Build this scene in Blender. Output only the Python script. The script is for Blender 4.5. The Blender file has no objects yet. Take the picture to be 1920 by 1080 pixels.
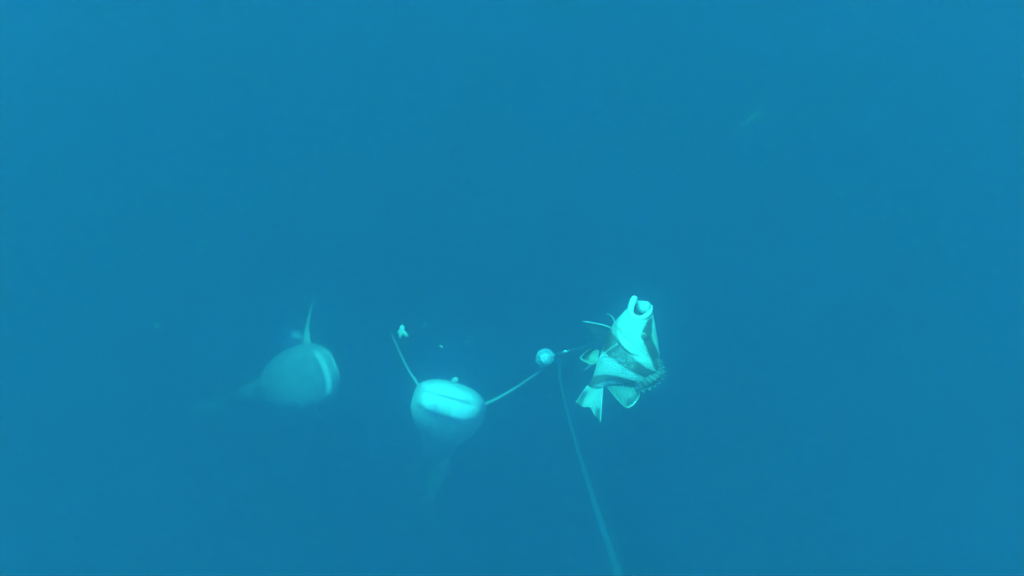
import bpy, math, random
from mathutils import Vector, Matrix, noise
random.seed(7)

# ------------------------------------------------------------------ camera, light, exposure
scene = bpy.context.scene
PITCH = math.radians(66.0)          # the camera hangs on the line and looks down at what follows it
HFOV = math.radians(60.0)
FPX = 960.0 / math.tan(HFOV / 2)    # focal length in photo pixels
cam_d = bpy.data.cameras.new("camera")
cam_d.sensor_width = 36.0
cam_d.angle = HFOV
cam_d.clip_start = 0.01
cam_d.clip_end = 200.0
cam_d.dof.use_dof = True
cam_d.dof.focus_distance = 1.16
cam_d.dof.aperture_fstop = 3.8
cam = bpy.data.objects.new("camera", cam_d)
scene.collection.objects.link(cam)
cam.location = (0, 0, 0)
cam.rotation_euler = (math.pi / 2 - PITCH, 0, 0)
scene.camera = cam

SUN_EL = math.radians(72.0)
SUN_AZ = math.radians(-30.0)          # measured from +Y (the top of the picture) towards +X
sun_dir = Vector((math.sin(SUN_AZ) * math.cos(SUN_EL), math.cos(SUN_AZ) * math.cos(SUN_EL), math.sin(SUN_EL)))
w = bpy.data.worlds.new("World"); scene.world = w; w.use_nodes = True
nt = w.node_tree; nt.nodes.clear()
sky = nt.nodes.new("ShaderNodeTexSky"); sky.sky_type = 'NISHITA'; sky.sun_disc = False
sky.sun_elevation = SUN_EL; sky.sun_rotation = SUN_AZ
tint = nt.nodes.new("ShaderNodeMix"); tint.data_type = 'RGBA'; tint.blend_type = 'MULTIPLY'
tint.inputs[0].default_value = 1.0
tint.inputs[7].default_value = (0.07, 1.0, 0.74, 1)     # daylight after metres of sea water
bg = nt.nodes.new("ShaderNodeBackground"); bg.inputs[1].default_value = 0.12
wo = nt.nodes.new("ShaderNodeOutputWorld")
nt.links.new(sky.outputs[0], tint.inputs[6]); nt.links.new(tint.outputs[2], bg.inputs[0]); nt.links.new(bg.outputs[0], wo.inputs[0])

sd = bpy.data.lights.new("sun", 'SUN'); sd.energy = 5.0; sd.angle = math.radians(2.0)
sd.color = (0.018, 1.0, 0.87)                           # red is gone at this depth
sun = bpy.data.objects.new("sun", sd); scene.collection.objects.link(sun)
sun.rotation_euler = sun_dir.to_track_quat('Z', 'Y').to_euler()
sun.location = (0, 0, 8)

vs = scene.view_settings
vs.view_transform = 'Standard'; vs.look = 'None'; vs.exposure = 2.72; vs.gamma = 1.0
scene.render.engine = 'CYCLES'
cy = scene.cycles
cy.use_denoising = True
cy.max_bounces = 8; cy.volume_bounces = 4; cy.transparent_max_bounces = 16

# ------------------------------------------------------------------ camera frame: a pixel of the photo and a distance give a point
F = Vector((0, math.cos(PITCH), -math.sin(PITCH)))
R = Vector((1, 0, 0))
U = Vector((0, math.sin(PITCH), math.cos(PITCH)))
def at(px, py, d):
    return d * (F + R * ((px - 960) / FPX) - U * ((py - 540) / FPX))
def img(dx, dy, back=0.0):          # direction: right, up in the picture, towards the viewer
    return R * dx + U * dy - F * back

# ------------------------------------------------------------------ helpers
def srgb(r, g, b): return (r, g, b, 1)
def mat(name, col, rough=0.5, spec=0.5, attr=False, trans=0.0, bump=None):
    m = bpy.data.materials.new(name); m.use_nodes = True
    n = m.node_tree; p = n.nodes["Principled BSDF"]
    p.inputs["Base Color"].default_value = (*col, 1)
    p.inputs["Roughness"].default_value = rough
    p.inputs["Specular IOR Level"].default_value = spec
    if attr:
        a = n.nodes.new("ShaderNodeAttribute"); a.attribute_name = "pigment"
        nz = n.nodes.new("ShaderNodeTexNoise"); nz.inputs["Scale"].default_value = 90; nz.inputs["Detail"].default_value = 4
        tc = n.nodes.new("ShaderNodeTexCoord"); n.links.new(tc.outputs["Object"], nz.inputs["Vector"])
        mr = n.nodes.new("ShaderNodeMapRange"); mr.inputs[1].default_value = .3; mr.inputs[2].default_value = .7
        mr.inputs[3].default_value = 0.8; mr.inputs[4].default_value = 1.12
        n.links.new(nz.outputs[0], mr.inputs[0])
        mx = n.nodes.new("ShaderNodeMix"); mx.data_type = 'RGBA'; mx.blend_type = 'MULTIPLY'; mx.inputs[0].default_value = 1
        n.links.new(a.outputs["Color"], mx.inputs[6]); n.links.new(mr.outputs[0], mx.inputs[7])
        n.links.new(mx.outputs[2], p.inputs["Base Color"])
    if bump:
        kind, sc, st = bump
        b = n.nodes.new("ShaderNodeBump"); b.inputs["Strength"].default_value = st; b.inputs["Distance"].default_value = 0.0025
        if kind == 'scales':
            uv = n.nodes.new("ShaderNodeUVMap"); uv.uv_map = "UVMap"
            v = n.nodes.new("ShaderNodeTexVoronoi"); v.inputs["Scale"].default_value = sc
            n.links.new(uv.outputs[0], v.inputs["Vector"])
            ia = n.nodes.new("ShaderNodeAttribute"); ia.attribute_name = "scaly"
            ml = n.nodes.new("ShaderNodeMath"); ml.operation = 'MULTIPLY'
            n.links.new(v.outputs["Distance"], ml.inputs[0]); n.links.new(ia.outputs["Fac"], ml.inputs[1])
            b.invert = True
            n.links.new(ml.outputs[0], b.inputs["Height"])
        else:
            tc = n.nodes.new("ShaderNodeTexCoord")
            v = n.nodes.new("ShaderNodeTexNoise"); v.inputs["Scale"].default_value = sc; v.inputs["Detail"].default_value = 5
            n.links.new(tc.outputs["Object"], v.inputs["Vector"]); n.links.new(v.outputs[0], b.inputs["Height"])
        n.links.new(b.outputs[0], p.inputs["Normal"])
    if trans > 0:
        tr = n.nodes.new("ShaderNodeBsdfTransparent"); mi = n.nodes.new("ShaderNodeMixShader")
        mi.inputs[0].default_value = trans
        n.links.new(p.outputs[0], mi.inputs[1]); n.links.new(tr.outputs[0], mi.inputs[2])
        n.links.new(mi.outputs[0], n.nodes["Material Output"].inputs["Surface"])
    return m

def link(name, verts, faces, m, parent=None, origin=None, cols=None, uvs=None, scaly=None, smooth=True):
    """one mesh object; verts in world (or the parent's) space, origin moved to `origin`"""
    o0 = Vector(origin) if origin is not None else Vector((0, 0, 0))
    me = bpy.data.meshes.new(name)
    me.from_pydata([tuple(Vector(v) - o0) for v in verts], [], faces)
    me.update()
    if smooth: me.polygons.foreach_set("use_smooth", [True] * len(me.polygons))
    if cols is not None:
        a = me.color_attributes.new("pigment", 'FLOAT_COLOR', 'POINT')
        for i, c in enumerate(cols): a.data[i].color = (*c, 1)
    if scaly is not None:
        a = me.attributes.new("scaly", 'FLOAT', 'POINT')
        for i, c in enumerate(scaly): a.data[i].value = c
    if uvs is not None:
        u = me.uv_layers.new(name="UVMap")
        for l in me.loops: u.data[l.index].uv = uvs[l.vertex_index]
    me.materials.append(m)
    o = bpy.data.objects.new(name, me); scene.collection.objects.link(o)
    o.location = o0
    if parent is not None: o.parent = parent
    return o

def tag(o, label, cat, group=None):
    o["label"] = label; o["category"] = cat
    if group: o["group"] = group
    return o
def empty(name, loc):
    o = bpy.data.objects.new(name, None); o.empty_display_size = 0.05
    scene.collection.objects.link(o); o.location = loc
    return o

def crom(pts, u):
    """Catmull-Rom through a list of tuples, u in 0..1"""
    n = len(pts) - 1
    x = min(max(u, 0), 1) * n; i = min(int(x), n - 1); t = x - i
    p = [pts[max(i - 1, 0)], pts[i], pts[i + 1], pts[min(i + 2, n)]]
    out = []
    for a, b, c, d in zip(*p):
        out.append(0.5 * (2 * b + (c - a) * t + (2 * a - 5 * b + 4 * c - d) * t * t + (3 * b - a - 3 * c + d) * t ** 3))
    return out

def tube(path, radii, seg=12, close=False):
    """verts, faces of a tube along a list of Vectors"""
    vs_, fs = [], []
    n = len(path)
    ref = None
    for i, p in enumerate(path):
        a = path[(i - 1) % n] if (close or i > 0) else path[i]
        b = path[(i + 1) % n] if (close or i < n - 1) else path[i]
        t = (b - a).normalized()
        if ref is None:
            ref = t.orthogonal().normalized()
        ref = (ref - t * ref.dot(t)).normalized()
        bi = t.cross(ref)
        r = radii[i] if hasattr(radii, "__len__") else radii
        for k in range(seg):
            an = 2 * math.pi * k / seg
            vs_.append(p + ref * (r * math.cos(an)) + bi * (r * math.sin(an)))
    m_ = n if close else n - 1
    if close:   # find the twist that closes best
        base = (n - 1) * seg
        best = min(range(seg), key=lambda s: sum((vs_[base + k] - vs_[(k + s) % seg]).length for k in range(seg)))
    for i in range(m_):
        for k in range(seg):
            j = (i + 1) % n
            s = best if (close and i == n - 1) else 0
            fs.append((i * seg + k, i * seg + (k + 1) % seg, j * seg + (k + 1 + s) % seg, j * seg + (k + s) % seg))
    if not close:
        fs.append(tuple(range(seg - 1, -1, -1))); fs.append(tuple((n - 1) * seg + k for k in range(seg)))
    return vs_, fs

def blob(c, ax, ay, az, nu=20, nv=12, rough=0.0, sc=40, seed=0.0):
    """a lumpy ellipsoid with three axis vectors"""
    vs_, fs = [], []
    for j in range(nv + 1):
        th = math.pi * j / nv
        for i in range(nu):
            ph = 2 * math.pi * i / nu
            d = Vector((math.sin(th) * math.cos(ph), math.sin(th) * math.sin(ph), math.cos(th)))
            k = 1 + rough * noise.noise(d * 1.7 + Vector((seed, seed * .7, -seed)))
            vs_.append(Vector(c) + (ax * d.x + ay * d.y + az * d.z) * k)
    for j in range(nv):
        for i in range(nu):
            a = j * nu + i; b = j * nu + (i + 1) % nu
            fs.append((a, a + nu, b + nu, b))
    return vs_, fs

def pdist(p, poly):
    """distance from 2D point to a polyline, and the running fraction of the nearest point"""
    best = 1e9; L = 0; bu = 0
    for a, b in zip(poly[:-1], poly[1:]):
        vx, vy = b[0] - a[0], b[1] - a[1]
        l2 = vx * vx + vy * vy
        t = max(0, min(1, ((p[0] - a[0]) * vx + (p[1] - a[1]) * vy) / l2))
        d = math.hypot(p[0] - a[0] - t * vx, p[1] - a[1] - t * vy)
        if d < best: best = d; bu = L + t
        L += 1
    return best, bu / max(L, 1)
def smooth(a, b, x):
    t = max(0.0, min(1.0, (x - a) / (b - a))); return t * t * (3 - 2 * t)
def mixc(a, b, t): return tuple(x + (y - x) * t for x, y in zip(a, b))

# ------------------------------------------------------------------ the hooked snapper
fish_root = empty("hooked_fish", at(1180, 650, 1.15))
tag(fish_root, "pale banded snapper hooked with its mouth wide open, nearest the camera", "fish")
FR = fish_root.location.copy()

#        ventral px     dorsal px      depth   thickness  lateral axis (up, back)
SEC = [((1182, 577), (1222, 579), 1.160, 0.85, (-.80, .55)),
       ((1167, 589), (1226, 596), 1.156, 0.78, (-.35, .92)),
       ((1151, 606), (1230, 618), 1.150, 0.70, (-.05, 1.0)),
       ((1141, 626), (1234, 643), 1.145, 0.62, (.06, 1.0)),
       ((1133, 646), (1237, 668), 1.140, 0.60, (.10, 1.0)),
       ((1126, 662), (1241, 690), 1.135, 0.56, (.10, 1.0)),
       ((1120, 677), (1236, 706), 1.131, 0.52, (.10, 1.0)),
       ((1116, 691), (1212, 720), 1.128, 0.50, (.10, 1.0)),
       ((1113, 703), (1173, 722), 1.126, 0.48, (.10, 1.0)),
       ((1108, 714), (1143, 722), 1.125, 0.46, (.10, 1.0)),
       ((1104, 724), (1130, 727), 1.125, 0.40, (.10, 1.0))]
flat = [(a[0], a[1], b[0], b[1], d, th, l[0], l[1]) for a, b, d, th, l in SEC]
BANDS = [  # dark bands as stripes with width, in the flank's own chart
    ([(1217, 595), (1212, 612), (1208, 628), (1213, 645), (1222, 664), (1231, 684), (1236, 692)], [6, 8, 9.5, 9.5, 10.5, 11, 9]),
    ([(1128, 622), (1137, 640), (1150, 658), (1170, 676), (1192, 692), (1214, 702), (1240, 708)], [16, 17, 16, 13, 10, 9, 8]),
    ([(1104, 721), (1116, 713), (1132, 708), (1150, 709), (1170, 714), (1192, 722)], [7, 8, 7, 5.5, 5, 5]),
]
def band_amount(p):
    b = 0
    for line, wid in BANDS:
        d, u = pdist(p, line)
        x = u * (len(wid) - 1); i = min(int(x), len(wid) - 2)
        wv = wid[i] + (wid[i + 1] - wid[i]) * (x - i)
        wv += 1.6 * noise.noise(Vector((p[0] * .09, p[1] * .09, 3))) + .9 * noise.noise(Vector((p[0] * .35, p[1] * .35, 8)))
        b = max(b, 1 - smooth(wv - 1.6, wv + 1.4, d))
    return b
GILL = [(1163, 590), (1153, 606), (1151, 624), (1156, 642), (1165, 655), (1177, 664), (1194, 670), (1216, 668)]
def signed(p, poly):
    """distance to a polyline, positive on its head side"""
    best = 1e9; sg = 1
    for a, b in zip(poly[:-1], poly[1:]):
        vx, vy = b[0] - a[0], b[1] - a[1]
        t = max(0, min(1, ((p[0] - a[0]) * vx + (p[1] - a[1]) * vy) / (vx * vx + vy * vy)))
        d = math.hypot(p[0] - a[0] - t * vx, p[1] - a[1] - t * vy)
        if d < best - 1e-6:
            best = d; sg = 1 if (vx * (p[1] - a[1]) - vy * (p[0] - a[0])) < 0 else -1
    return best * sg
RIDGE = [(1160, 612), (1170, 628), (1184, 643), (1200, 656), (1208, 664)]
WHITE = (.45, .43, .38); RED = (.10, .036, .018); FLANK = (.40, .36, .35)
def body_mesh():
    NS, NT = 170, 104
    V, Fc, C, UV, S = [], [], [], [], []
    def section(u):
        q = crom(flat, u)
        v3 = at(q[0], q[1], q[4]); d3 = at(q[2], q[3], q[4])
        return q, v3, d3
    for i in range(NS + 1):
        u = i / NS
        q, v3, d3 = section(u)
        c = (v3 + d3) / 2; W = (d3 - v3) / 2; h = W.length; Wn = W.normalized()
        L = img(0, q[6], q[7]); L = (L - Wn * L.dot(Wn)).normalized()
        hw = h * q[5]
        for k in range(NT):
            ph = 2 * math.pi * k / NT
            cs, sn = math.cos(ph), math.sin(ph)
            tw = abs(sn) ** (1.0 if u < .12 else 1.0 + .12 * smooth(.12, .5, u)) * (1 if sn >= 0 else -1)
            px = (q[0] + q[2]) / 2 + (q[2] - q[0]) / 2 * cs
            py = (q[1] + q[3]) / 2 + (q[3] - q[1]) / 2 * cs
            p = c + W * cs + L * (hw * tw)
            side = abs(tw)
            # gill cover stands proud, its rear edge drops; the cheek ridge is raised; the jaw is set off by a crease
            sd_g = signed((px, py), GILL)
            gate = smooth(.10, .2, u) * smooth(.05, .4, side) * (1 - smooth(1178, 1204, px))
            d_out = gate * .0042 * smooth(-2.0, 2.5, sd_g) * math.exp(-(max(sd_g, 0) / 30) ** 2)
            rd, ru = pdist((px, py), RIDGE)
            d_out += .0045 * math.exp(-(rd / 4.5) ** 2) * side
            d_out -= .0022 * math.exp(-(pdist((px, py), [(1189, 602), (1196, 603), (1206, 602)])[0] / 2.0) ** 2) * side
            p = p + L * (d_out * (1 if sn >= 0 else -1))
            V.append(p - FR)
            head = smooth(-3 - 26 * smooth(1160, 1195, px), 3, sd_g) if u > .08 else 1
            base = mixc(FLANK, WHITE, head)
            b = band_amount((px, py))
            C.append(mixc(base, RED, b))
            S.append((1 - head) * (1 - .55 * b))
            UV.append((u * 1.6, ph / (2 * math.pi) * 2))
    for i in range(NS):
        for k in range(NT):
            Fc.append((i * NT + k, i * NT + (k + 1) % NT, (i + 1) * NT + (k + 1) % NT, (i + 1) * NT + k))
    # the gullet: rings going back into the head
    q, v3, d3 = section(0); c = (v3 + d3) / 2
    base = 0
    for r in range(1, 6):
        s = 1 - .13 * r; off = (at(1195, 612, 1.16) - c) * (.22 * r)
        st = len(V)
        for k in range(NT):
            V.append(c - FR + (V[k] - (c - FR)) * s + off)
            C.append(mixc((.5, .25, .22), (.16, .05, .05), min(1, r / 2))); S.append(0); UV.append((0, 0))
        for k in range(NT):
            Fc.append((base + (k + 1) % NT, base + k, st + k, st + (k + 1) % NT))
        base = st
    Fc.append(tuple(base + k for k in range(NT)))
    Fc.append(tuple(NS * NT + k for k in range(NT)))
    return V, Fc, C, UV, S
skin_m = mat("snapper_skin", (.6, .5, .5), .32, .7, attr=True, bump=('scales', 46, .7))
V, Fc, C, UV, S = body_mesh()
link("body", V, Fc, skin_m, fish_root, cols=C, uvs=UV, scaly=S)

# lips: a fleshy ring round the open mouth, the lower jaw's tip standing up on the left
lip_m = mat("snapper_lip", (.80, .75, .68), .35, .5, bump=('noise', 220, .15))
lp = [(1195, 560, 1.157, 3.6), (1190, 560, 1.156, 6.0), (1186, 567, 1.154, 6.2), (1183, 578, 1.151, 5.6), (1184, 589, 1.147, 5.0), (1192, 596, 1.145, 4.6),
      (1203, 596, 1.145, 4.6), (1213, 591, 1.147, 4.8), (1218, 586, 1.149, 4.0), (1221, 580, 1.153, 2.8), (1222, 573, 1.158, 1.6)]
NL = 60
pts = [at(*crom([p[:3] for p in lp], i / NL)) - FR for i in range(NL + 1)]
rad = [crom(lp, i / NL)[3] * 1.15 / FPX * (min(1, .35 + .65 * math.sqrt(min(i, 5) / 5)) if i < 5 else 1) for i in range(NL + 1)]
v, f = tube(pts, rad, 16)
link("lower_lip", v, f, lip_m, fish_root)
PX = 1.148 / FPX
tong_m = mat("snapper_mouth_lining", (.46, .42, .39), .4, .5, bump=('noise', 260, .5))
v, f = blob(at(1209, 576.5, 1.156) - FR, img(12.5 * PX, 2 * PX), img(-3 * PX, 12.5 * PX, -4 * PX), img(0, 3 * PX, 13 * PX), 48, 32, rough=.16, seed=2)
link("upper_jaw", v, f, tong_m, fish_root)
# eye inside the dark cheek stripe
eye_m = mat("fish_eye", (.02, .02, .025), .12, .8)
iris_m = mat("fish_iris", (.30, .20, .12), .3, .6)
ec = at(1207, 629, 1.1225) - FR
er = 5.6 * PX
eo = link("eye", *blob(ec, img(er, 0), img(0, er), img(.1 * er, 0, .55 * er), 24, 14), iris_m, fish_root)
link("pupil", *blob(ec + img(0, 0, .30 * er), img(.55 * er, 0), img(0, .55 * er), img(.1 * er, 0, .42 * er), 20, 10), eye_m, eo)
g2 = link("eye", *blob(at(1212, 629, 1.172) - FR, img(er, 0), img(0, er), img(0, 0, .6 * er), 24, 14), iris_m, fish_root)
link("pupil", *blob(at(1212, 629, 1.1735) - FR, img(.55 * er, 0), img(0, .55 * er), img(0, 0, .6 * er), 20, 10), eye_m, g2)

fin_m = mat("snapper_fin", (.5, .45, .45), .45, .4, attr=True, trans=.12)
def fin(name, base, outer, mid_bow=0.0, rays=12, thick=.0009, margin=.18, pale=(.40, .38, .36), dark=(.05, .02, .018), edge=(.70, .70, .68),
        dark_from=0.0, dark_to=1.0, scallop=0.0, edge_w=.035, nu=None, m=None, rib=.05):
    """a finned sheet between two curves (px, py, depth): rays as corrugation, dark margin, pale hem"""
    nu = nu or rays * 6; nv = 22
    P, C = [], []
    for side in (1, -1):
        for i in range(nu + 1):
            u = i / nu
            b = crom(base, u); o = crom(outer, u)
            sc = abs(math.sin(u * rays * math.pi))
            for j in range(nv + 1):
                t = j / nv
                k = t * (1 - scallop * sc * t * t)
                px = b[0] + (o[0] - b[0]) * k; py = b[1] + (o[1] - b[1]) * k; d = b[2] + (o[2] - b[2]) * k
                ray = math.cos(u * rays * 2 * math.pi)
                bow = mid_bow * math.sin(math.pi * t)
                th = thick * (1.15 - .8 * t) * (.75 + .25 * (.5 + .5 * ray) ** 2)
                P.append(at(px, py, d) - FR + img(0, 0, bow + .0006 * math.sin(u * 9 + t * 5) + .00012 * ray + side * th))
                g = smooth(dark_from - .12, dark_from + .06, u) * (1 - smooth(dark_to - .06, dark_to + .12, u))
                c = mixc(pale, dark, smooth(1 - margin - .10, 1 - margin + .06, t) * g)
                c = mixc(c, edge, smooth(1 - edge_w * 1.3, 1 - edge_w * .6, t) * g)
                c = tuple(x * (1 - rib + rib * ray) for x in c)
                C.append(c)
    N1 = (nu + 1) * (nv + 1); f = []
    for s in (0, 1):
        for i in range(nu):
            for j in range(nv):
                a = s * N1 + i * (nv + 1) + j
                q = (a, a + nv + 1, a + nv + 2, a + 1)
                f.append(q if s == 0 else q[::-1])
    for i in range(nu):     # outer hem and base
        for j in (0, nv):
            a = i * (nv + 1) + j; q = (a, a + nv + 1, N1 + a + nv + 1, N1 + a)
            f.append(q if j == 0 else q[::-1])
    for j in range(nv):
        for i in (0, nu):
            a = i * (nv + 1) + j; q = (a, a + 1, N1 + a + 1, N1 + a)
            f.append(q if i == nu else q[::-1])
    return link(name, P, f, m or fin_m, fish_root, cols=C)
# tail: forked, bent to the lower left, dark outer edges with a white hem
tail = fin("tail_fin", [(1101, 722, 1.125), (1110, 726, 1.125), (1121, 727, 1.125), (1131, 725, 1.126)],
    [(1079, 755, 1.118), (1092, 764, 1.116), (1106, 765, 1.115), (1114, 780, 1.113), (1126, 793, 1.112)], rays=13, margin=.02, edge_w=0.001,
    pale=(.33, .31, .29), scallop=.05, dark_from=2, dark_to=3)
# the two dark outer lobes of the tail with their white hems are pigment of the same sheet
me = tail.data; a = me.color_attributes["pigment"]
nu, nv = 78, 22; N1 = (nu + 1) * (nv + 1)
for s in (0, 1):
    for i in range(nu + 1):
        for j in range(nv + 1):
            u, t = i / nu, j / nv
            e = max((1 - smooth(.16, .30, u)) * smooth(.15, .4, t), smooth(.70, .84, u) * smooth(.55, .75, t))
            hem = max(1 - smooth(.02, .05, u), smooth(.945, .97, u))
            c = a.data[s * N1 + i * (nv + 1) + j].color[:3]
            c = mixc(mixc(c, (.05, .02, .018), e), (.60, .60, .58), hem)
            a.data[s * N1 + i * (nv + 1) + j].color = (*c, 1)
# spiny dorsal along the back, white spine tips; soft dorsal as a hanging pale lobe with a dark hem
fin("dorsal_fin", [(1232, 670, 1.130), (1229, 684, 1.124), (1221, 698, 1.118), (1208, 711, 1.114), (1190, 719, 1.114)],
    [(1239, 672, 1.132), (1248, 694, 1.128), (1246, 714, 1.124), (1226, 730, 1.121), (1198, 739, 1.120)], rays=10, margin=.42, pale=(.36, .29, .26),
    dark=(.10, .05, .04), scallop=.34, edge_w=.10, thick=.0018, rib=.32)
fin("soft_dorsal_fin", [(1196, 721, 1.128), (1180, 720, 1.127), (1158, 719, 1.126), (1134, 722, 1.126)],
    [(1200, 740, 1.122), (1193, 754, 1.120), (1178, 766, 1.118), (1163, 757, 1.119), (1136, 724, 1.125)], rays=11, margin=.36, dark_to=.5, pale=(.20, .19, .18), scallop=.05, edge_w=.06)
# anal fin and pelvic fin on the belly side
fin("anal_fin", [(1124, 657, 1.140), (1122, 664, 1.138), (1121, 672, 1.136), (1121, 680, 1.134)],
    [(1112, 652, 1.132), (1097, 659, 1.128), (1086, 671, 1.126), (1093, 678, 1.127), (1108, 684, 1.131)], rays=9, margin=.48, dark_to=.62, scallop=.08, pale=(.34, .34, .27), edge_w=.08)
fin("pelvic_fin", [(1147, 611, 1.144), (1142, 620, 1.146), (1137, 632, 1.148)],
    [(1093, 603, 1.130), (1104, 618, 1.134), (1118, 630, 1.140)], rays=6, margin=.8, pale=(.2, .1, .1), dark=(.13, .075, .075), edge=(.12, .07, .07), edge_w=.01, m=mat('snapper_thin_fin', (.2, .1, .1), .45, .4, attr=True, trans=.6))
sp_m = mat("fin_spine", (.42, .42, .40), .4, .5)
v, f = tube([at(*crom([(1093, 603, 1.129), (1110, 605.5, 1.131), (1128, 609, 1.134), (1146, 615, 1.140)], i / 14)) - FR for i in range(15)], [(1.0 + .6 * i / 14) * PX for i in range(15)], 8)
link("fin_spine", v, f, sp_m, fish_root)
v, f = tube([at(*crom([(1137, 589, 1.15), (1145, 591, 1.147), (1150, 598, 1.144), (1153, 606, 1.142)], i / 14)) - FR for i in range(15)], [(.5 + .5 * i / 14) * PX for i in range(15)], 8)
link("fin_spine", v, f, sp_m, fish_root)
# pectoral: long narrow blade lying back across the belly
v, f = tube([at(*crom([(1096, 694, 1.112), (1118, 675, 1.113), (1140, 657, 1.114), (1157, 645, 1.115)], i / 20)) - FR for i in range(21)], [(.55 + (.35 * i / 20 if i < 19 else 1.6)) * PX for i in range(21)], 8)
link("pectoral_fin", v, f, sp_m, fish_root)

# ------------------------------------------------------------------ tackle
bead_m = mat("bead_plastic", (.4, .4, .4), .2, .7, attr=True, bump=('noise', 150, .5))
bead = empty("float_bead", at(1022, 671, 1.15))
tag(bead, "round mottled bead threaded on the line beside the hooked fish", "fishing bead")
b0 = bead.location.copy(); rb = 17.6 * 1.15 / FPX
def bead_mesh():
    vs_, fs, cl_ = [], [], []
    nu_, nv_ = 96, 64
    for j in range(nv_ + 1):
        th = math.pi * j / nv_
        for i in range(nu_):
            ph = 2 * math.pi * i / nu_
            d = img(math.sin(th) * math.cos(ph), math.sin(th) * math.sin(ph), math.cos(th))
            sp = math.cos(th * 13 + 1.2 * noise.noise(Vector((math.cos(ph) * 1.2, math.sin(ph) * 1.2, th * 1.5))) * 2.2)
            k = rb * (1 + .016 * sp + .03 * noise.noise(d * 4.0))
            vs_.append(d * k)
            sw_ = .5 + .5 * sp
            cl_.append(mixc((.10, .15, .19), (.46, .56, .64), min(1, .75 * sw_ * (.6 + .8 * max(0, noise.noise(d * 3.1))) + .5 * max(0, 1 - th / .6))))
    for j in range(nv_):
        for i in range(nu_):
            a_ = j * nu_ + i; b_ = j * nu_ + (i + 1) % nu_
            fs.append((a_, a_ + nu_, b_ + nu_, b_))
    return vs_, fs, cl_
bv, bf, bc = bead_mesh()
link("ball", bv, bf, bead_m, bead, cols=bc)
hole_m = mat("bead_hole", (.18, .2, .2), .4, .4)
for (dx, dy) in ((.93, .30), (-.88, -.36)):
    v, f = tube([img(dx, dy, .05) * (rb * .93), img(dx, dy, .05) * (rb * 1.12)], rb * .16, 14)
    link("collar", v, f, hole_m, bead)

nylon_m = mat("nylon_line", (.4, .42, .4), .25, .5, trans=.78)
cord_m = mat("trace_cord", (.10, .24, .34), .4, .4, trans=.86)
sw = empty("swivel", at(1060, 659, 1.148))
tag(sw, "tiny metal swivel between the bead and the fish, where the lines meet", "swivel")
metal_m = mat("swivel_metal", (.5, .5, .5), .3, .7)
v, f = blob(Vector(), img(2.8 * PX, .8 * PX), img(-.7 * PX, 2.2 * PX), img(0, 0, 2.2 * PX), rough=.1)
link("barrel", v, f, metal_m, sw)
for dx, dy in ((4.0, 1.2), (-4.0, -1.2)):
    rp = [img((dx + 1.5 * math.cos(k / 16 * 2 * math.pi)) * PX, (dy + 1.5 * math.sin(k / 16 * 2 * math.pi)) * PX) for k in range(16)]
    link("eye_ring", *tube(rp, .3 * PX, 6, close=True), metal_m, sw)
def line(name, pts, r, m, label, cat, n=60, group=None):
    path = [at(*crom(pts, i / n)) for i in range(n + 1)]
    o = path[0].copy()
    v, f = tube([p - o for p in path], r, 10)
    ob = link(name, v, f, m); ob.location = o
    return tag(ob, label, cat, group)
line("leader_line", [(1040, 664, 1.149), (1060, 659, 1.1475), (1095, 648, 1.152), (1125, 636, 1.165), (1160, 615, 1.185), (1195, 585, 1.168)], .00030, nylon_m,
     "hair thin leader running from the bead past the swivel to the hooked fish", "fishing line")
line("main_line", [(1059, 661, 1.148), (1051, 678, 1.12), (1050, 710, 1.05), (1061, 760, .93), (1080, 832, .78), (1108, 920, .62), (1136, 1004, .50), (1162, 1085, .42), (1200, 1200, .33)], .0011, cord_m,
     "thick pale line curving from the swivel down and out of the picture", "fishing line", 90)
# ------------------------------------------------------------------ sharks
shark_m = mat("shark_skin", (.3, .3, .3), .55, .35, attr=True, bump=('noise', 160, .25))
dark_m = mat("shark_eye", (.10, .10, .10), .15, .6)
GREY = (.52, .53, .53); BACK = (.22, .23, .23); BELLY = (.56, .56, .55); LIPS = (.86, .86, .84)
SH = [(.004, .001, .001, -.001), (.002, .014, .010, -.010), (-.002, .030, .019, -.026), (-.010, .049, .025, -.038), (-.020, .061, .030, -.0435), (-.030, .068, .034, -.0425),
      (-.044, .073, .037, -.044), (-.065, .078, .042, -.053), (-.10, .081, .049, -.064), (-.16, .081, .056, -.073), (-.32, .076, .063, -.073), (-.55, .068, .060, -.064),
      (-.80, .053, .052, -.048), (-1.0, .038, .043, -.035), (-1.15, .028, .034, -.025), (-1.28, .021, .028, -.018), (-1.42, .017, .024, -.012), (-1.55, .014, .023, -.006)]
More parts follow.
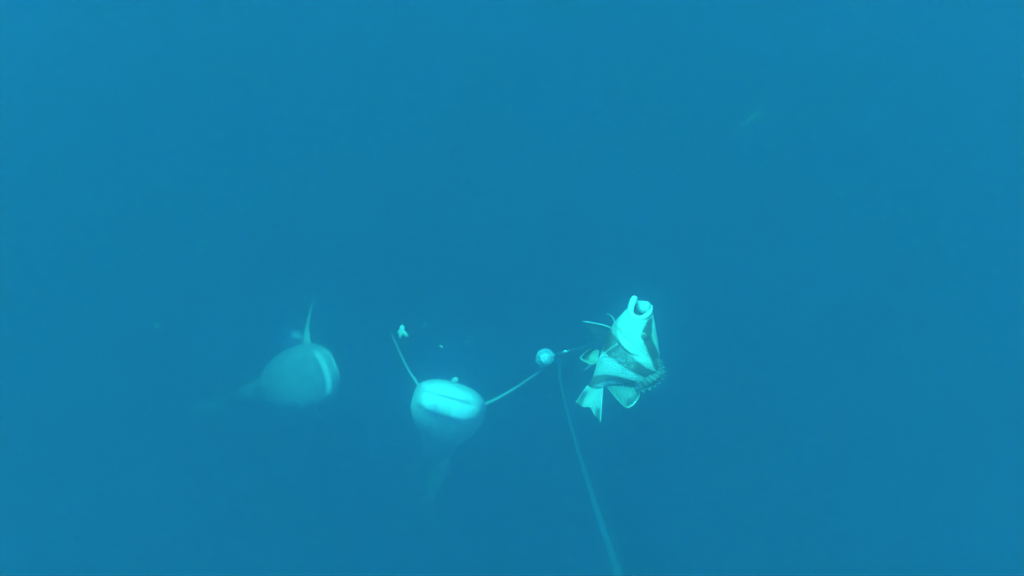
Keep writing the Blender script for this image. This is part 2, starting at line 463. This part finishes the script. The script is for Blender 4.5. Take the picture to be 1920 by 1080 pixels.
def shark_body(rise, slim, belly):
    NS, NT = 200, 120
    V, Fc, C = [], [], []
    for i in range(NS + 1):
        u = (i / NS) ** 1.5
        q = crom(SH, u)
        x, hw, zt, zb = q
        sl = 1 - slim * smooth(-.06, -.38, x); hw *= sl; zt *= sl; zb *= sl
        for k in range(NT):
            ph = 2 * math.pi * k / NT
            cs, sn = math.cos(ph), math.sin(ph)
            e = .92 - (.30 if sn < 0 else .10) * smooth(-.16, -.05, x)     # a broad flat jaw
            y = hw * (abs(cs) ** e) * (1 if cs >= 0 else -1)
            zc = 0.0
            z = zc + (zt if sn >= 0 else -zb) * (abs(sn) ** e) * (1 if sn >= 0 else -1)
            # the mouth: a long slit across the blunt face, jaw edge below it
            slit = -.012 + rise + 1.6 * y * y
            g = math.exp(-((z - slit) / .0032) ** 2) * (1 - smooth(.040, .064, abs(y))) * smooth(-.09, -.06, x)
            xx = x - .0065 * g
            y2 = y * (1 - .05 * g)
            if rise: xx -= .010 * (1 - smooth(-.044 + rise, -.036 + rise, z)) * (1 - smooth(.045, .066, abs(y))) * smooth(-.06, -.03, x)   # the chin stands proud of the throat
            V.append(Vector((xx, y2, z)))
            # countershading: grey back, paler underside toned down by belly; behind the crown the back is painted darker to dim its sunlit rim
            line_z = .004 + rise + .006 * noise.noise(Vector((x * 9, y * 9, 1)))
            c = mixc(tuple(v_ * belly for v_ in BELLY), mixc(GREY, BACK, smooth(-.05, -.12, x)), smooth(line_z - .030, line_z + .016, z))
            # a whiter band across lips and chin, fading to the sides, toned down between chin and slit
            ay = abs(y) + .004 * noise.noise(Vector((z * 60, y * 30, 4)))
            wh = smooth(-.046 + rise, -.040 + rise, z) * (1 - smooth(line_z - .004, line_z + .012, z)) * (1 - smooth(.036, .066, ay)) * smooth(-.062, -.034, x)
            c = mixc(c, LIPS, wh * (1 - .55 * smooth(-.038 + rise, -.033 + rise, z) * (1 - smooth(slit - .002, slit + .004, z)) * (1 if rise else smooth(-.055, .05, y))))
            c = mixc(c, (.10, .07, .07), .35 * g)
            # gill slits
            if -.215 < x < -.14 and abs(sn) < .75:
                gs = max(math.exp(-((x - gx) / .0022) ** 2) for gx in (-.150, -.164, -.178, -.192, -.206))
                c = mixc(c, (.12, .10, .10), .7 * gs)
            C.append(c)
    for i in range(NS):
        for k in range(NT):
            Fc.append((i * NT + k, (i + 1) * NT + k, (i + 1) * NT + (k + 1) % NT, i * NT + (k + 1) % NT))
    tip = len(V); V.append(Vector((.0042, 0, 0))); C.append(BELLY)
    for k in range(NT): Fc.append((tip, k, (k + 1) % NT))
    Fc.append(tuple(NS * NT + k for k in range(NT - 1, -1, -1)))
    return V, Fc, C
def blade(root, tip, chord_r, chord_t, cr, ct, th, bow=Vector(), nv=28, nu=20, tipround=True):
    """a fin with an aerofoil section: root/tip are leading edge points, chord vectors run to the trailing edge"""
    V, Fc = [], []
    for j in range(nv + 1):
        t = j / nv
        le = root.lerp(tip, t) + bow * math.sin(math.pi * t)
        s = (1 - t ** 3 * .0)
        ch = chord_r.lerp(chord_t, t) * (cr + (ct - cr) * t ** .8) * (math.sqrt(max(0, 1 - ((t - .86) / .14) ** 2)) if t > .86 else 1)
        nrm = ch.cross(tip - root)
        nrm = nrm.normalized() if nrm.length > 1e-9 else Vector((0, 0, 1))
        for k in range(nu):
            a_ = 2 * math.pi * k / nu
            cc = .5 - .5 * math.cos(a_)
            tt = th * (1 - .72 * t) * math.sin(a_) * (1.25 - cc) * (1 if ch.length > 1e-6 else 0)
            V.append(le + ch * cc + nrm * tt)
    for j in range(nv):
        for k in range(nu):
            Fc.append((j * nu + k, j * nu + (k + 1) % nu, (j + 1) * nu + (k + 1) % nu, (j + 1) * nu + k))
    Fc.append(tuple(range(nu - 1, -1, -1)))
    return V, Fc
finskin_m = mat("shark_fin_skin", (.66, .67, .66), .55, .35, bump=('noise', 160, .25))
def make_shark(lift, x0, rise=0.0, slim=0.0, belly=1.0, tips=((-.215, .180, .166), (-.215, .180, .166)), root_x=-.150, tail=1.0):
    # the fore body curves upwards so that the head is raised by `lift` radians
    N_, x1 = 300, .01
    tab = []; cx, cz = x0, 0.0
    for i in range(N_ + 1):
        x_ = x0 + (x1 - x0) * i / N_; a_ = lift * smooth(x0 + .01, -.045, x_)
        tab.append((cx, cz, a_)); cx += math.cos(a_) * (x1 - x0) / N_; cz += math.sin(a_) * (x1 - x0) / N_
    def bend(p):
        p = Vector(p)
        if p.x <= x0: return p
        t = min(N_ - 1e-6, (p.x - x0) / (x1 - x0) * N_); i = int(t); t -= i
        bx, bz, a_ = (tab[i][k] + (tab[i + 1][k] - tab[i][k]) * t for k in range(3))
        return Vector((bx - p.z * math.sin(a_), p.y, bz + p.z * math.cos(a_)))
    def link(name, verts, faces, *args, **kw):
        return link_mesh(name, [bend(v) for v in verts], faces, *args, **kw)
    r = empty("shark", (0, 0, 0))
    V, Fc, C = shark_body(rise, slim, belly)
    link("body", V, Fc, shark_m, r, cols=C)
    cv = Vector((-.93, 0, .30)).normalized()
    for s in (1, -1):
        link("pectoral_fin", *blade(Vector((root_x, s * .060, .026)), Vector((tips[(1 - s) // 2][0], s * tips[(1 - s) // 2][1], tips[(1 - s) // 2][2])), cv, cv, .085, .03, .0036, Vector((0, s * -.004, -.012))), finskin_m, r)
        link("pelvic_fin", *blade(Vector((-.90, s * .040, -.032)), Vector((-.98, s * .055, -.052)), Vector((-1, 0, 0)), Vector((-1, 0, 0)), .06, .03, .004), finskin_m, r)
        e = link("eye", *blob(Vector((-.060, s * .0645, .014)), Vector((.004, 0, 0)), Vector((0, .0030, 0)), Vector((0, 0, .004))), dark_m, r)
    link("dorsal_fin", *blade(Vector((-.50, 0, .056)), Vector((-.64, 0, .125)), Vector((-1, 0, 0)), Vector((-1, 0, 0)), .11, .03, .006), finskin_m, r)
    link("second_dorsal_fin", *blade(Vector((-1.10, 0, .034)), Vector((-1.15, 0, .066)), Vector((-1, 0, 0)), Vector((-1, 0, 0)), .05, .02, .003), finskin_m, r)
    link("anal_fin", *blade(Vector((-1.12, 0, -.026)), Vector((-1.165, 0, -.060)), Vector((-1, 0, 0)), Vector((-1, 0, 0)), .05, .02, .003), finskin_m, r)
    v1, f1 = blade(Vector((-1.49, 0, .004)), Vector((-1.49 - .27 * tail, 0, .19 * tail)), Vector((-.75, .65, .1)), Vector((-.75, .65, -.1)), .085 * tail, .05 * tail, .012)
    v2, f2 = blade(Vector((-1.49, 0, .006)), Vector((-1.49 - .11 * tail, 0, -.126 * tail)), Vector((-.75, .65, 0)), Vector((-.75, .65, .1)), .085 * tail, .05 * tail, .012)
    n0 = len(v1)
    link("tail_fin", v1 + v2, f1 + [tuple(i + n0 for i in q) for q in f2], finskin_m, r)
    return r
link_mesh = link
def pose(o, nose, tail, dorsal, scale):
    """nose and tail are points, dorsal a direction in the picture"""
    x = (nose - tail).normalized(); z = (dorsal - x * dorsal.dot(x)).normalized(); y = z.cross(x)
    M = Matrix((x, y, z)).transposed().to_4x4()
    o.matrix_world = Matrix.Translation(nose) @ M @ Matrix.Scale(scale, 4)
s1 = make_shark(math.radians(8), -.72, 0, .36)
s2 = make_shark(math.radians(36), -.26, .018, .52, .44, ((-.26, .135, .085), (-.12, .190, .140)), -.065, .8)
pose(s1, at(834, 784, 1.62), at(817, 864, 2.66), img(.27, .96), .90)
tag(s1, "bright shark facing the camera with its mouth slit lit, left of the round bead", "shark", "sharks chasing the hooked fish")
pose(s2, at(563, 711, 2.12), at(455, 741, 2.9), img(.95, .33), 1.02)
tag(s2, "dimmer shark rolled on its side farther left, deep in the blue water", "shark", "sharks chasing the hooked fish")

# ------------------------------------------------------------------ drifting scraps and far small fish
scrap_m = mat("torn_flesh", (.6, .58, .55), .5, .4, bump=('noise', 90, .6))
def scrap(px, py, d, bits, label, group="scraps drifting in the water"):
    o = at(px, py, d); k = d / FPX
    V, Fc = [], []
    for n_, (dx, dy, ex, ey, wd, db) in enumerate(bits):
        ax = img(ex * k, ey * k, db * k); ay = img(-ey, ex, 0).normalized() * (wd * k)
        v, f = blob(img(dx * k, dy * k), ax, ay, ax.cross(ay).normalized() * (wd * .6 * k), 18, 12, .35, seed=px * .01 + n_)
        Fc += [tuple(i + len(V) for i in q) for q in f]; V += v
    ob = link("food_scrap", V, Fc, scrap_m); ob.location = o
    return tag(ob, label, "scrap", group)
scrap(755, 622, 1.45, [(-1, 6, 1, 7, 4.5, 1), (-3, -4, 1.5, 8, 3.0, 2), (5, -4, 5, -6, 3.6, -1), (-6, 1, 4, 3, 2.2, 0)], "bright torn white scrap between the fin tip and the shark's head")
scrap(827, 650, 1.35, [(0, 0, 3, -2, 2.0, 0), (2, -1, 1, 2, 1.2, 0)], "tiny pale crumb above the bright shark, below the torn scrap")
scrap(876, 641, 1.2, [(0, 0, 2, 1, 1.1, 0)], "minute speck right of the pale crumb over the bright shark")
scrap(797, 610, 1.75, [(0, 0, 2, 5, 1.4, 0)], "faint upright sliver of debris right of the torn scrap")
scrap(853, 713, 1.42, [(0, 0, 6, 2, 5, 0), (-3, 1, 3, 3, 3, 0)], "soft round scrap hovering just over the bright shark's forehead")
scrap(556, 629, 2.5, [(0, 0, 7, 2, 6, 0), (6, -3, 3, -6, 4, 0), (-8, 4, 2, 7, 2.4, 0)], "blurred wedge of debris just above the dimmer shark's body")
scrap(294, 612, 2.2, [(0, 0, 4, -2, 4, 0)], "lone faint speck in open water far left of the sharks")

small_m = mat("small_fish_skin", (.24, .30, .25), .35, .6, bump=('noise', 60, .3))
def small_fish(px, py, d, ang, ln, label, group="small slender fish far off"):
    o = at(px, py, d); k = d / FPX
    r = empty("small_fish", o)
    a_ = math.radians(ang); ax = img(math.cos(a_), math.sin(a_), .25).normalized(); up = img(-math.sin(a_), math.cos(a_)); sd_ = ax.cross(up).normalized()
    V, Fc = [], []; NT = 20; NSg = 24; half = ln * k / 2
    for i in range(NSg + 1):
        t = i / NSg; p = ax * (half * (1 - 2 * t)); h = half * .14 * max(.04, math.sin(math.pi * min(1, t * .86 + .05)) ** .8)
        for q in range(NT):
            b = 2 * math.pi * q / NT
            V.append(p + up * (h * math.cos(b)) + sd_ * (h * .55 * math.sin(b)))
    for i in range(NSg):
        for q in range(NT):
            Fc.append((i * NT + q, i * NT + (q + 1) % NT, (i + 1) * NT + (q + 1) % NT, (i + 1) * NT + q))
    Fc.append(tuple(range(NT - 1, -1, -1))); Fc.append(tuple(NSg * NT + q for q in range(NT)))
    link("body", V, Fc, small_m, r)
    tv, tf = [], []
    for s in (1, -1):
        v, f = blade(-ax * half * .93, -ax * half * 1.28 + up * (half * .24 * s), -ax, -ax, half * .10, half * .05, half * .02, nv=10, nu=10)
        tf += [tuple(i + len(tv) for i in q) for q in f]; tv += v
    link("tail_fin", tv, tf, small_m, r)
    tag(r, label, "fish", group)
small_fish(1412, 221, 2.6, 40, 62, "slender pale fish alone in the upper right water")
small_fish(383, 452, 1.75, 45, 26, "small faint fish in open water above the dimmer shark")
small_fish(459, 379, 1.95, 40, 20, "faintest small fish, above and right of another small one")

# ------------------------------------------------------------------ the water itself: one even volume round the camera and everything in it
hm = bpy.data.materials.new("sea_water_haze"); hm.use_nodes = True
hn = hm.node_tree; hn.nodes.clear()
ho = hn.nodes.new("ShaderNodeOutputMaterial"); hv = hn.nodes.new("ShaderNodeVolumePrincipled")
hv.inputs["Color"].default_value = (.16, .060, .315, 1)
hv.inputs["Density"].default_value = 0.43
hv.inputs["Anisotropy"].default_value = 0.0
# sea water also scatters strongly straight ahead, which softens far things and rings bright ones with a glow
fw = hn.nodes.new("ShaderNodeVolumeScatter"); fw.inputs["Color"].default_value = (.6, .70, 1, 1)
fw.inputs["Density"].default_value = 0.42; fw.inputs["Anisotropy"].default_value = 0.97
ad = hn.nodes.new("ShaderNodeAddShader")
hn.links.new(hv.outputs[0], ad.inputs[0]); hn.links.new(fw.outputs[0], ad.inputs[1])
hn.links.new(ad.outputs[0], ho.inputs["Volume"])
X0, X1, Y0, Y1, Z0, Z1 = -16, 16, -12, 20, -16, .5
hvv = [(x, y, z) for x in (X0, X1) for y in (Y0, Y1) for z in (Z0, Z1)]
hf = [(0, 1, 3, 2), (4, 6, 7, 5), (0, 4, 5, 1), (2, 3, 7, 6), (0, 2, 6, 4), (1, 5, 7, 3)]
hz = link("haze", hvv, hf, hm, smooth=False); hz["kind"] = "stuff"
